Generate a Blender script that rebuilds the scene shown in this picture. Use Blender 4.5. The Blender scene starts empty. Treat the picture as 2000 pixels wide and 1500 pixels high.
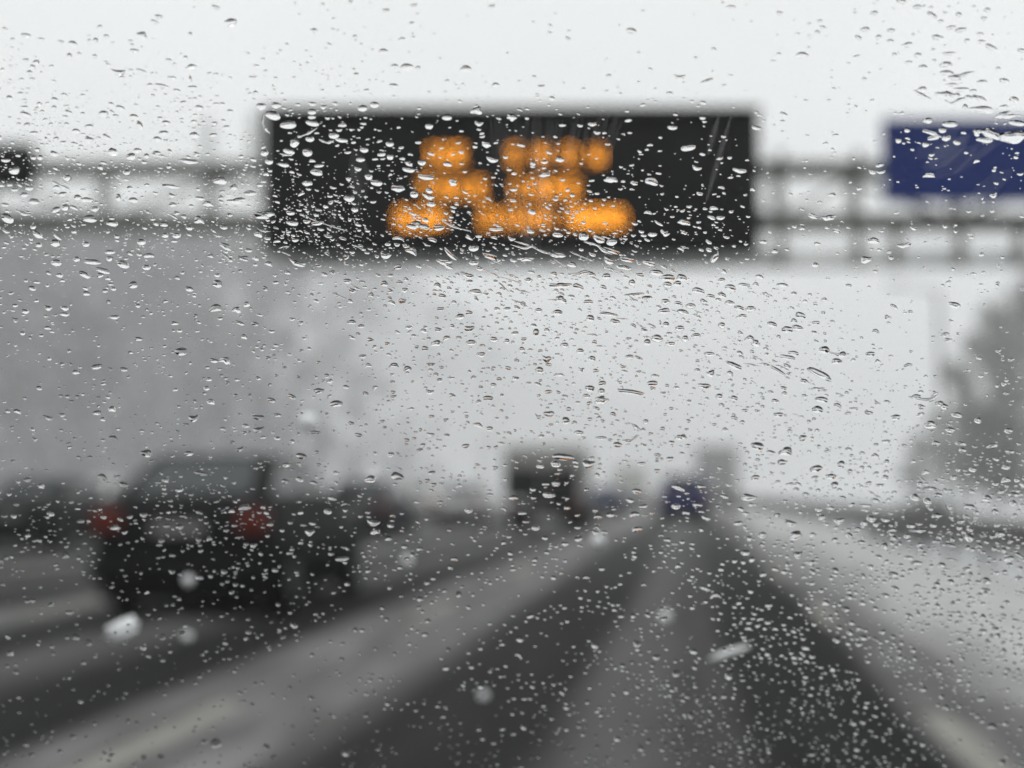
import bpy, bmesh, math, random
import numpy as np
from mathutils import Vector, Matrix

R = math.radians
rng = random.Random(7)
nr = np.random.default_rng(11)
sc = bpy.context.scene
COL = sc.collection

# ------------------------------------------------------------------ camera
EYE = 1.2
F = 2780.0                       # focal length in pixels of a 2000 px wide frame
PITCH = math.atan(210 / F)
YAW = math.atan(345 / F)         # the road runs this much to the right of the view
CAM = np.array([0.0, 0.0, EYE])
D0 = 0.45                        # eye to windscreen along the view axis
cd = bpy.data.cameras.new('camera')
cam = bpy.data.objects.new('camera', cd)
COL.objects.link(cam)
cam.location = (0, 0, EYE)
cam.rotation_euler = (R(90) + PITCH, 0, 0)
cd.sensor_width = 36.0
cd.lens = 36.0 * F / 2000.0
cd.clip_start = 0.02
cd.clip_end = 5000
cd.dof.use_dof = True
cd.dof.focus_distance = 0.437
cd.dof.aperture_fstop = 6.6
cd.dof.aperture_blades = 0
sc.camera = cam

# ------------------------------------------------------------------ sky and light
SUN_EL, SUN_AZ = R(48), R(-150)
w = bpy.data.worlds.new('World')
sc.world = w
w.use_nodes = True
nt = w.node_tree
for n in list(nt.nodes):
    nt.nodes.remove(n)
sky = nt.nodes.new('ShaderNodeTexSky')
sky.sky_type = 'NISHITA'
sky.sun_disc = False
sky.sun_elevation = SUN_EL
sky.sun_rotation = SUN_AZ
hs = nt.nodes.new('ShaderNodeHueSaturation')
hs.inputs['Saturation'].default_value = 0.03
tc = nt.nodes.new('ShaderNodeTexCoord')
cn = nt.nodes.new('ShaderNodeTexNoise')
cn.inputs['Scale'].default_value = 2.2
cn.inputs['Detail'].default_value = 4
cr = nt.nodes.new('ShaderNodeValToRGB')
cr.color_ramp.elements[0].position = 0.3
cr.color_ramp.elements[0].color = (8.7, 8.75, 8.85, 1)
cr.color_ramp.elements[1].position = 0.75
cr.color_ramp.elements[1].color = (9.75, 9.8, 9.88, 1)
mx = nt.nodes.new('ShaderNodeMix')
mx.data_type = 'RGBA'
mx.inputs['Factor'].default_value = 0.85
bg = nt.nodes.new('ShaderNodeBackground')
bg.inputs['Strength'].default_value = 0.124
out = nt.nodes.new('ShaderNodeOutputWorld')
L = nt.links.new
L(sky.outputs[0], hs.inputs['Color'])
L(tc.outputs['Generated'], cn.inputs['Vector'])
L(cn.outputs['Fac'], cr.inputs['Fac'])
L(hs.outputs[0], mx.inputs['A'])
L(cr.outputs[0], mx.inputs['B'])
sz = nt.nodes.new('ShaderNodeSeparateXYZ')
zr = nt.nodes.new('ShaderNodeMapRange')
zr.inputs['From Min'].default_value = 0.0
zr.inputs['From Max'].default_value = 0.26
zr.inputs['To Min'].default_value = 0.80
zr.inputs['To Max'].default_value = 1.0
md = nt.nodes.new('ShaderNodeMix')
md.data_type = 'RGBA'
md.blend_type = 'MULTIPLY'
md.inputs['Factor'].default_value = 1
L(tc.outputs['Generated'], sz.inputs[0])
L(sz.outputs['Z'], zr.inputs['Value'])
L(mx.outputs['Result'], md.inputs['A'])
L(zr.outputs[0], md.inputs['B'])
L(md.outputs['Result'], bg.inputs['Color'])
L(bg.outputs[0], out.inputs['Surface'])

sl = bpy.data.lights.new('sun', 'SUN')
sl.energy = 0.5
sl.angle = R(25)
sl.color = (1.0, 0.97, 0.93)
so = bpy.data.objects.new('sun', sl)
COL.objects.link(so)
so.rotation_euler = (R(90) - SUN_EL, 0, -SUN_AZ + R(180))

sc.view_settings.view_transform = 'Standard'
sc.view_settings.look = 'None'
sc.view_settings.gamma = 1.0
sc.view_settings.exposure = 0.0
sc.cycles.volume_bounces = 1
sc.cycles.max_bounces = 10
sc.cycles.transmission_bounces = 8
sc.cycles.transparent_max_bounces = 16
sc.cycles.caustics_reflective = True
sc.cycles.caustics_refractive = True
sc.cycles.use_denoising = True

# ------------------------------------------------------------------ frame of the road and of the view
cp, sp = math.cos(PITCH), math.sin(PITCH)
AX_R = np.array([1.0, 0, 0])
AX_F = np.array([0, cp, sp])
AX_U = np.array([0, -sp, cp])


def ray(px, py):
    px = np.asarray(px, float); py = np.asarray(py, float)
    a = (px - 1000.0) / F; b = (750.0 - py) / F
    return a[..., None] * AX_R + AX_F + b[..., None] * AX_U


def at(px, py, Y):
    """The point at distance Y ahead that stands at this place of the view."""
    d = ray(px, py)
    return CAM + d * (Y / d[..., 1:2] if d.ndim > 1 else Y / d[1])


def gnd(px, py):
    d = ray(px, py)
    return CAM + d * (-EYE / d[2])


RD = np.array([math.sin(YAW), math.cos(YAW), 0])      # along the road
RN = np.array([math.cos(YAW), -math.sin(YAW), 0])     # to the right of it


def road(u, v, z=0.0):
    return tuple(RN * u + RD * v + np.array([0, 0, z]))


# ------------------------------------------------------------------ materials
def mat(name, color, rough=0.6, metal=0.0, spec=0.5, noise=0.0, nscale=6.0, coat=0.0, emit=None, estr=0.0):
    m = bpy.data.materials.new(name)
    m.use_nodes = True
    t = m.node_tree
    b = t.nodes['Principled BSDF']
    b.inputs['Base Color'].default_value = (*color, 1)
    b.inputs['Roughness'].default_value = rough
    b.inputs['Metallic'].default_value = metal
    b.inputs['Specular IOR Level'].default_value = spec
    b.inputs['Coat Weight'].default_value = coat
    if noise:
        c = t.nodes.new('ShaderNodeTexCoord')
        n = t.nodes.new('ShaderNodeTexNoise')
        n.inputs['Scale'].default_value = nscale
        n.inputs['Detail'].default_value = 5
        r = t.nodes.new('ShaderNodeMapRange')
        r.inputs['From Min'].default_value = 0.25
        r.inputs['From Max'].default_value = 0.75
        r.inputs['To Min'].default_value = 1 - noise
        r.inputs['To Max'].default_value = 1 + noise
        x = t.nodes.new('ShaderNodeMix'); x.data_type = 'RGBA'; x.blend_type = 'MULTIPLY'
        x.inputs['Factor'].default_value = 1
        x.inputs['A'].default_value = (*color, 1)
        t.links.new(c.outputs['Object'], n.inputs['Vector'])
        t.links.new(n.outputs['Fac'], r.inputs['Value'])
        t.links.new(r.outputs[0], x.inputs['B'])
        t.links.new(x.outputs['Result'], b.inputs['Base Color'])
    if emit:
        b.inputs['Emission Color'].default_value = (*emit, 1)
        b.inputs['Emission Strength'].default_value = estr
    return m


def emission_mat(name, color, strength):
    m = bpy.data.materials.new(name)
    m.use_nodes = True
    t = m.node_tree
    for n in list(t.nodes):
        t.nodes.remove(n)
    e = t.nodes.new('ShaderNodeEmission')
    e.inputs['Color'].default_value = (*color, 1)
    e.inputs['Strength'].default_value = strength
    o = t.nodes.new('ShaderNodeOutputMaterial')
    t.links.new(e.outputs[0], o.inputs['Surface'])
    return m


M = dict(
    steel=mat('galvanised steel', (0.14, 0.145, 0.13), 0.7, 0.0, noise=0.2, nscale=3),
    dark_steel=mat('weathered barrier steel', (0.085, 0.085, 0.082), 0.65, noise=0.25, nscale=2),
    pale_steel=mat('pale painted steel', (0.74, 0.75, 0.75), 0.6, noise=0.08, nscale=2),
    black=mat('matt black casing', (0.007, 0.007, 0.0075), 0.6, spec=.15, noise=0.3, nscale=2),
    face=mat('display face', (0.006, 0.006, 0.0065), 0.6, spec=.12, noise=0.3, nscale=3),
    blue=mat('blue sign face', (0.011, 0.024, 0.115), 0.6, spec=.12, noise=0.1, nscale=1.5),
    signback=mat('grey sign back', (0.22, 0.22, 0.22), 0.6),
    led=emission_mat('amber lamps', (1.0, 0.35, 0.028), 6.2),
    rubber=mat('tyre rubber', (0.008, 0.008, 0.008), 0.9, spec=.1, noise=0.2),
    rim=mat('wheel rim', (0.10, 0.10, 0.105), 0.5, 0.3),
    trim=mat('black plastic trim', (0.008, 0.008, 0.0085), 0.7, spec=.1),
    glass_dark=mat('tinted car glass', (0.02, 0.027, 0.028), 0.1, 0.0, 0.45),
    red=mat('red lamp lens', (0.075, 0.012, 0.008), 0.4, spec=.15, emit=(1, 0.13, 0.04), estr=0.016),
    red_dim=mat('faintly glowing red lamp lens', (0.16, 0.03, 0.025), 0.35, emit=(1, 0.10, 0.06), estr=0.03),  # lens given a faint glow of its own
    plate=mat('number plate', (0.17, 0.17, 0.165), 0.5),
    bark=mat('bark', (0.06, 0.05, 0.04), 0.9, noise=0.3, nscale=8),
    leaf=mat('foliage', (0.065, 0.072, 0.06), 0.8, noise=0.35, nscale=0.8),
    leaf_snow=mat('snow dusted foliage', (0.24, 0.243, 0.236), 0.8, noise=0.4, nscale=0.6),
    wood_far=mat('snow dusted woodland', (0.29, 0.29, 0.297), 0.9, noise=0.35, nscale=0.15),
    snow=mat('snow', (0.62, 0.63, 0.65), 0.8, noise=0.12, nscale=0.6),
    flake=mat('wet snow', (0.9, 0.9, 0.92), 0.6),
    line=mat('road paint', (0.23, 0.228, 0.20), 0.6, noise=0.35, nscale=3),
)


def paint(name, color, rough=0.25):
    return mat(name, color, rough, 0.0, 0.05, noise=0.2, nscale=4)


# ------------------------------------------------------------------ mesh helpers
class MB:
    def __init__(s):
        s.v, s.f, s.sm = [], [], []

    def add(s, verts, faces, smooth=False):
        o = len(s.v)
        s.v += [tuple(map(float, p)) for p in verts]
        s.f += [tuple(i + o for i in f) for f in faces]
        s.sm += [smooth] * len(faces)
        return s

    def box(s, c, d, bev=0.0):
        x, y, z = c; a, b, h = d[0] / 2, d[1] / 2, d[2] / 2
        if bev <= 0:
            P = [(x + i * a, y + j * b, z + k * h) for k in (-1, 1) for j in (-1, 1) for i in (-1, 1)]
            return s.add(P, [(0, 2, 3, 1), (4, 5, 7, 6), (0, 1, 5, 4), (2, 6, 7, 3), (0, 4, 6, 2), (1, 3, 7, 5)])
        bm = bmesh.new()
        bmesh.ops.create_cube(bm, size=1)
        for v in bm.verts:
            v.co = Vector((x + v.co.x * 2 * a, y + v.co.y * 2 * b, z + v.co.z * 2 * h))
        bmesh.ops.bevel(bm, geom=bm.edges[:], offset=bev, segments=2, affect='EDGES', profile=0.6)
        bm.verts.index_update()
        P = [tuple(v.co) for v in bm.verts]
        Q = [tuple(v.index for v in f.verts) for f in bm.faces]
        bm.free()
        return s.add(P, Q)

    def tube(s, p, q, r, r2=None, n=10):
        p, q = Vector(p), Vector(q)
        r2 = r if r2 is None else r2
        d = (q - p).normalized()
        a = d.orthogonal().normalized(); b = d.cross(a)
        V = []
        for c, rr in ((p, r), (q, r2)):
            for i in range(n):
                t = 2 * math.pi * i / n
                V.append(c + (a * math.cos(t) + b * math.sin(t)) * rr)
        Fc = [(i, (i + 1) % n, n + (i + 1) % n, n + i) for i in range(n)]
        s.add(V, Fc, True)
        s.add(V[:n], [tuple(range(n - 1, -1, -1))]); s.add(V[n:], [tuple(range(n))])
        return s

    def bar(s, p, q, wd, ht):
        """A rectangular bar from p to q."""
        p, q = Vector(p), Vector(q)
        d = (q - p).normalized()
        up = Vector((0, 0, 1)) if abs(d.z) < 0.95 else Vector((0, 1, 0))
        a = d.cross(up).normalized(); b = a.cross(d).normalized()
        V = [c + a * (i * wd / 2) + b * (j * ht / 2) for c in (p, q) for i, j in ((-1, -1), (1, -1), (1, 1), (-1, 1))]
        return s.add(V, [(3, 2, 1, 0), (4, 5, 6, 7), (0, 1, 5, 4), (1, 2, 6, 5), (2, 3, 7, 6), (3, 0, 4, 7)])

    def loft(s, rings, cap=True, smooth=True):
        n = len(rings[0]); V = [p for r in rings for p in r]; Fc = []
        for k in range(len(rings) - 1):
            for i in range(n):
                j = (i + 1) % n
                Fc.append((k * n + i, k * n + j, (k + 1) * n + j, (k + 1) * n + i))
        s.add(V, Fc, smooth)
        if cap:
            s.add(rings[0], [tuple(range(n - 1, -1, -1))]); s.add(rings[-1], [tuple(range(n))])
        return s

    def build(s, name, m, parent=None, loc=None, rotz=0.0):
        me = bpy.data.meshes.new(name)
        me.from_pydata(s.v, [], s.f)
        me.polygons.foreach_set('use_smooth', s.sm)
        me.materials.append(m)
        bm = bmesh.new(); bm.from_mesh(me)
        bmesh.ops.recalc_face_normals(bm, faces=bm.faces[:])
        bm.to_mesh(me); bm.free()
        o = bpy.data.objects.new(name, me)
        COL.objects.link(o)
        if parent:
            o.parent = parent
        if loc is not None:
            o.location = loc
        o.rotation_euler = (0, 0, rotz)
        return o


def tag(o, label=None, cat=None, group=None, kind=None):
    if label: o['label'] = label
    if cat: o['category'] = cat
    if group: o['group'] = group
    if kind: o['kind'] = kind
    return o


def thing(name, label, cat, loc=(0, 0, 0), rotz=0.0, group=None):
    o = bpy.data.objects.new(name, None)
    COL.objects.link(o)
    o.location = loc; o.rotation_euler = (0, 0, rotz); o.empty_display_size = 0.3
    return tag(o, label, cat, group)


def copy_tree(o, parent=None):
    c = o.copy(); COL.objects.link(c)
    if parent: c.parent = parent
    for ch in [x for x in COL.objects if x.parent == o]:
        copy_tree(ch, c)
    return c


ROT = -YAW      # turns local +Y onto the road's direction

# ------------------------------------------------------------------ ground, carriageways, verge
g = MB(); g.add([(-1900, -120, -0.06), (1900, -120, -0.06), (1900, 3100, -0.06), (-1900, 3100, -0.06)], [(0, 1, 2, 3)])
tag(g.build('ground', M['snow']), 'snow covered ground either side of the motorway', kind='structure')


def slush_mat(name, right_lane=True):
    m = bpy.data.materials.new(name); m.use_nodes = True
    t = m.node_tree; b = t.nodes['Principled BSDF']; Lk = t.links.new
    c = t.nodes.new('ShaderNodeTexCoord')
    sep = t.nodes.new('ShaderNodeSeparateXYZ'); Lk(c.outputs['Object'], sep.inputs[0])
    mp = t.nodes.new('ShaderNodeMapping'); mp.inputs['Scale'].default_value = (1, 0.12, 1); Lk(c.outputs['Object'], mp.inputs[0])
    n1 = t.nodes.new('ShaderNodeTexNoise'); n1.inputs['Scale'].default_value = 0.9; n1.inputs['Detail'].default_value = 5; Lk(mp.outputs[0], n1.inputs['Vector'])
    n2 = t.nodes.new('ShaderNodeTexNoise'); n2.inputs['Scale'].default_value = 5.0; n2.inputs['Detail'].default_value = 6; Lk(mp.outputs[0], n2.inputs['Vector'])

    def math_(op, a, bb):
        q = t.nodes.new('ShaderNodeMath'); q.operation = op
        for i, x in enumerate((a, bb)):
            if x is None: continue
            if isinstance(x, (int, float)): q.inputs[i].default_value = x
            else: Lk(x, q.inputs[i])
        return q.outputs[0]
    wob = math_('MULTIPLY', math_('SUBTRACT', n1.outputs['Fac'], 0.5), 0.4)
    x = math_('ADD', sep.outputs['X'], wob)
    xs = math_('ADD', x, math_('MULTIPLY', math_('LESS_THAN', x, -2.58), 0.45)) if right_lane else x
    f = math_('FRACT', math_('DIVIDE', math_('ADD', xs, 2.58 + 38.7), 3.87), None)
    rp = t.nodes.new('ShaderNodeValToRGB'); Lk(f, rp.inputs['Fac'])
    el = rp.color_ramp.elements
    stops = [(0.0, .47), (0.17, .52), (0.25, .06), (0.47, .03), (0.53, .36), (0.60, .36), (0.66, .19), (0.71, .19), (0.76, .02), (0.955, .01), (0.985, .42)]
    el[0].position, el[0].color = stops[0][0], (stops[0][1],) * 3 + (1,)
    el[1].position, el[1].color = stops[-1][0], (stops[-1][1],) * 3 + (1,)
    for p_, v_ in stops[1:-1]:
        e = el.new(p_); e.color = (v_, v_, v_, 1)
    s_ = rp.outputs[0]
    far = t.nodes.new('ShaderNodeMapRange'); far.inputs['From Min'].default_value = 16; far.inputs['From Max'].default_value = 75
    far.inputs['To Max'].default_value = 0.6; Lk(sep.outputs['Y'], far.inputs['Value'])      # spray and haze over the distant road, painted in as paler slush
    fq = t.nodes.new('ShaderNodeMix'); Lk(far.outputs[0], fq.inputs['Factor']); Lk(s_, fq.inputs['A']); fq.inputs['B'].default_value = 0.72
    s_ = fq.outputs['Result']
    if right_lane:   # little used lane beside the barrier keeps its snow
        mr = t.nodes.new('ShaderNodeMapRange'); mr.inputs['From Min'].default_value = 1.25; mr.inputs['From Max'].default_value = 1.7
        Lk(x, mr.inputs['Value'])
        mr2 = t.nodes.new('ShaderNodeMapRange'); mr2.inputs['From Min'].default_value = 1.3; mr2.inputs['From Max'].default_value = 3.8
        mr2.inputs['To Min'].default_value = 0.10; mr2.inputs['To Max'].default_value = 1.0; Lk(x, mr2.inputs['Value'])
        keep = math_('ADD', mr2.outputs[0], math_('MULTIPLY', n1.outputs['Fac'], 0.65))
        q = t.nodes.new('ShaderNodeMix'); Lk(mr.outputs[0], q.inputs['Factor']); Lk(s_, q.inputs['A']); Lk(keep, q.inputs['B'])
        s_ = q.outputs['Result']
    s_ = math_('ADD', s_, math_('MULTIPLY', math_('MULTIPLY', math_('SUBTRACT', n2.outputs['Fac'], 0.5), 1.1), math_('ADD', s_, 0.06)))
    cr_ = t.nodes.new('ShaderNodeValToRGB'); Lk(s_, cr_.inputs['Fac'])
    e = cr_.color_ramp.elements
    e[0].position = 0.0; e[0].color = (0.011, 0.0115, 0.011, 1)
    e[1].position = 1.0; e[1].color = (0.52, 0.52, 0.515, 1)
    k = e.new(0.45); k.color = (0.12, 0.12, 0.117, 1)
    Lk(cr_.outputs[0], b.inputs['Base Color'])
    b.inputs['Roughness'].default_value = 0.75
    b.inputs['Specular IOR Level'].default_value = 0.05
    bp = t.nodes.new('ShaderNodeBump'); bp.inputs['Strength'].default_value = 0.3; bp.inputs['Distance'].default_value = 0.02
    Lk(s_, bp.inputs['Height']); Lk(bp.outputs[0], b.inputs['Normal'])
    return m


def strip(name, m, u0, u1, v0, v1, z, label, kind='structure'):
    b = MB(); b.add([(u0, v0, 0), (u1, v0, 0), (u1, v1, 0), (u0, v1, 0)], [(0, 1, 2, 3)])
    return tag(b.build(name, m, loc=(0, 0, z), rotz=ROT), label, kind=kind)


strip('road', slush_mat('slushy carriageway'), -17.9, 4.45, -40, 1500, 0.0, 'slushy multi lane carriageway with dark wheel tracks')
strip('opposite_road', mat('snowed far carriageway', (0.46, 0.46, 0.465), .8, noise=.25, nscale=.4), 5.6, 21.0, -40, 1500, 0.0, 'carriageway beyond the crash barrier')

b = MB()
for u in (1.29, -2.58, -6.45, -10.32):
    v = -2.05
    for k in range(34):
        b.add([(u - .085, v, .004), (u + .085, v, .004), (u + .085, v + 2.4, .004), (u - .085, v + 2.4, .004)], [(0, 1, 2, 3)])
        v += 7.6
tag(b.build('road_markings', M['line'], rotz=ROT), 'worn dashed lane lines', kind='structure')

# ------------------------------------------------------------------ crash barrier of the central reserve
t = thing('crash_barrier', 'long steel crash barrier beside the snowy lane to the right of the carriageway', 'barrier', road(4.6, 0), ROT)
rail = MB()
prof = [(-.04, .34), (.0, .38), (.0, .48), (-.06, .56), (.0, .64), (.0, .74), (-.04, .79), (-.055, .79), (-.015, .74), (-.015, .64), (-.075, .56), (-.015, .48), (-.015, .38), (-.055, .34)]
rail.loft([[(x - .05, y, z) for x, z in prof] for y in (2, 60, 160, 300)], smooth=False)
rail.build('rail', M['dark_steel'], t)
for k in range(56):
    p = MB(); p.box((0.03, 4 + 3.2 * k, .35), (.09, .12, .8)); p.build('post', M['dark_steel'], t)

# ------------------------------------------------------------------ gantry
GY = 25.2


def gp(px, py, Y=GY):
    return Vector(at(px, py, Y))


gan = thing('sign_gantry', 'grey steel truss gantry spanning the motorway and carrying the signs', 'gantry')
zU, zL = gp(1000, 325).z, gp(1000, 430).z
X0, X1 = gp(-420, 400).x, gp(2420, 400).x
for Y in (GY, GY + .55):
    for z, s_, nm in ((zU, .17, 'upper_chord'), (zL, .21, 'lower_chord')):
        MB().bar((X0, Y, z), (X1, Y, z), s_, s_).build(nm, M['steel'], gan)
vx = [-270, -40, 195, 405, 640, 880, 1120, 1360, 1525, 1675, 1875, 2110, 2330]
for px in vx:
    x = gp(px, 400).x
    for Y in (GY, GY + .55):
        MB().bar((x, Y, zL + .1), (x, Y, zU - .08), .09, .09).build('vertical_strut', M['steel'], gan)
    MB().bar((x, GY + .08, zL), (x, GY + .47, zL), .1, .1).build('cross_strut', M['steel'], gan)
    MB().bar((x, GY + .08, zU), (x, GY + .47, zU), .1, .1).build('cross_strut', M['steel'], gan)
for i in range(len(vx) - 1):
    xa, xb = gp(vx[i], 400).x, gp(vx[i + 1], 400).x
    xm = (xa + xb) / 2
    if i % 2:
        xa, xb = xb, xa
    MB().bar((xa, GY + .55, zL + .1), (xb, GY + .55, zU - .1), .08, .08).build('diagonal_brace', M['steel'], gan)
for px, y0, y1, wd in ((405, 236, 322, .2), (498, 222, 322, .2), (1525, 296, 322, .12), (1675, 296, 322, .12)):
    a, c = gp(px, y0, GY - .14), gp(px, y1, GY - .14)
    MB().bar(a, c, wd, wd).build('support_post', M['pale_steel'] if y0 < 250 else M['steel'], gan)
for px in (1525, 1675, 1750, 1875, 1990, 2110, 2230, 405, 195, -40):
    yb = 522 if px > 1000 else 455
    a, c = gp(px, 432, GY - .16), gp(px, yb, GY - .16)
    MB().bar(a, c, .15, .15).build('hanger', M['steel'], gan)
a, c = gp(1500, 486, GY + .1), gp(1500, 516, GY + .1)
wk = MB().box(((gp(540, 500).x + X1) / 2, GY + .36, (a.z + c.z) / 2), (X1 - gp(540, 500).x, .5, a.z - c.z))
wk.build('walkway', M['pale_steel'], gan)
for X in (X0, X1):
    MB().box((X, GY + .27, (zU + .3) / 2), (.5, .9, zU + .3)).build('column', M['steel'], gan)

# message sign ---------------------------------------------------------------
SY = 24.4
tl, br = gp(513, 219, SY), gp(1487, 489, SY)
ms = thing('message_sign', 'wide black electronic sign with three rows of glowing amber letters on the gantry', 'message sign',
           ((tl.x + br.x) / 2, SY, br.z))
W_, H_ = br.x - tl.x, tl.z - br.z
MB().box((0, .28, H_ / 2), (W_, .5, H_), .04).build('housing', M['black'], ms)
MB().box((0, .02, H_ / 2), (W_ - .35, .03, H_ - .3)).build('display_face', M['face'], ms)
hood = MB().box((0, -.08, H_ + .02), (W_, .3, .04)); hood.build('visor', M['black'], ms)
for px in (560, 800, 1000, 1200, 1440):
    MB().box((gp(px, 400, SY).x - (tl.x + br.x) / 2, .62, H_ / 2), (.14, .16, H_ * .9)).build('bracket', M['steel'], ms)
FONT = {
    'A': '01110 10001 10001 11111 10001 10001 10001', 'C': '01110 10001 10000 10000 10000 10001 01110',
    'D': '11110 10001 10001 10001 10001 10001 11110', 'E': '11111 10000 10000 11110 10000 10000 11111',
    'H': '10001 10001 10001 11111 10001 10001 10001', 'K': '10001 10010 10100 11000 10100 10010 10001', 'R': '11110 10001 10001 11110 10100 10010 10001',
    'I': '01110 00100 00100 00100 00100 00100 01110',
    'L': '10000 10000 10000 10000 10000 10000 11111', 'N': '10001 11001 10101 10101 10011 10001 10001',
    'O': '01110 10001 10001 10001 10001 10001 01110', 'P': '11110 10001 10001 11110 10000 10000 10000',
    'S': '01111 10000 10000 01110 00001 00001 11110', 'T': '11111 00100 00100 00100 00100 00100 00100',
    'W': '10001 10001 10001 10101 10101 11011 10001', 'X': '10001 10001 01010 00100 01010 10001 10001',
    'Y': '10001 10001 01010 00100 00100 00100 00100'}
LED_ROWS = [((('ICE', 836, 905), ('SNOW', 996, 1174)), 288, 318),
            ((('TAKE', 822, 945), ('CARE', 1006, 1128)), 354, 384),
            ((('SLOW', 776, 862), ('DOWN', 944, 1072), ('AHEAD', 1112, 1218)), 411, 441)]
for words_, ya, yb in LED_ROWS:
    for word, xa, xb in words_:
        gw = min(17.0, (xb - xa) / len(word) * .8)
        step = (xb - xa - gw) / (len(word) - 1)
        for ci, ch in enumerate(word):
            m_ = MB()
            for r_, row in enumerate(FONT[ch].split()):
                for c_, bit in enumerate(row):
                    if bit == '1':
                        px = xa + step * ci + gw * c_ / 4
                        py = ya + (yb - ya) * r_ / 6
                        p = gp(px, py, SY - .003)
                        x, z = p.x - (tl.x + br.x) / 2, p.z - br.z
                        q = .0184
                        m_.add([(x + q * math.cos(k * math.pi / 3), 0, z + q * math.sin(k * math.pi / 3)) for k in range(6)], [tuple(range(6))])
            m_.build('amber_letter', M['led'], ms)

# direction sign --------------------------------------------------------------
tl2, br2 = gp(1723, 231, SY), gp(2330, 395, SY)
ds = thing('direction_sign', 'plain dark blue direction sign at the right of the gantry', 'road sign', ((tl2.x + br2.x) / 2, SY, br2.z))
W2, H2 = br2.x - tl2.x, tl2.z - br2.z
MB().box((0, .03, H2 / 2), (W2, .05, H2), .015).build('panel', M['blue'], ds)
MB().box((0, .075, H2 / 2), (W2 - .1, .03, H2 - .1)).build('backing', M['signback'], ds)
for k in (-.35, 0, .35):
    MB().box((W2 * k, .42, H2 / 2 - .15), (.1, .66, .12)).build('bracket', M['steel'], ds)

# lane signal at the left ------------------------------------------------------
c = gp(0, 325, GY - .5)
ls = thing('lane_signal', 'dark rounded lane signal box mounted on the left part of the gantry', 'signal', (c.x, c.y, c.z))
bm_ = MB().box((0, 0, 0), (1.30, .35, .84), .2); bm_.build('casing', M['black'], ls)
MB().box((0, .3, 0), (.12, .28, .12)).build('bracket', M['steel'], ls)
MB().box((0, -.2, .24), (.7, .12, .03)).build('visor', M['black'], ls)


# ------------------------------------------------------------------ vehicles
def cross(w, zb, zt, y):
    h = zt - zb
    half = [(w * .86, zb), (w * .97, zb + h * .12), (w, zb + h * .40), (w * .985, zb + h * .70), (w * .93, zb + h * .92), (w * .80, zt)]
    return [(x, y, z) for x, z in half] + [(-x, y, z) for x, z in reversed(half)]


def wheel(parent, x, y, r, wd):
    s = 1 if x > 0 else -1
    o = MB()
    ring = []
    for yy, rr in ((-.5, .86), (-.38, 1), (.38, 1), (.5, .86)):
        ring.append([(x + yy * wd, y + r * rr * math.cos(a), r + r * rr * math.sin(a)) for a in [2 * math.pi * i / 24 for i in range(24)]])
    o.loft(ring); tyre = o.build('wheel', M['rubber'], parent)
    q = MB(); q.tube((x + s * wd * .42, y, r), (x + s * wd * .53, y, r), r * .62, n=20)
    for k in range(5):
        a = 2 * math.pi * k / 5
        q.bar((x + s * wd * .55, y, r), (x + s * wd * .55, y + r * .58 * math.cos(a), r + r * .58 * math.sin(a)), .05, .03)
    q.build('rim', M['rim'], tyre)


def panel(name, corners, m, parent, inset=.08, lift=.012):
    P = [Vector(p) for p in corners]
    c = sum(P, Vector()) / 4
    P = [p + (c - p) * inset for p in P]
    n = (P[1] - P[0]).cross(P[3] - P[0]).normalized()
    if n.dot(c - Vector((0, 0, .7))) < 0: n = -n
    V = [p + n * lift for p in P] + [p - n * .02 for p in P]
    MB().add(V, [(0, 1, 2, 3), (7, 6, 5, 4), (0, 4, 5, 1), (1, 5, 6, 2), (2, 6, 7, 3), (3, 7, 4, 0)]).build(name, m, parent)


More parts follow.
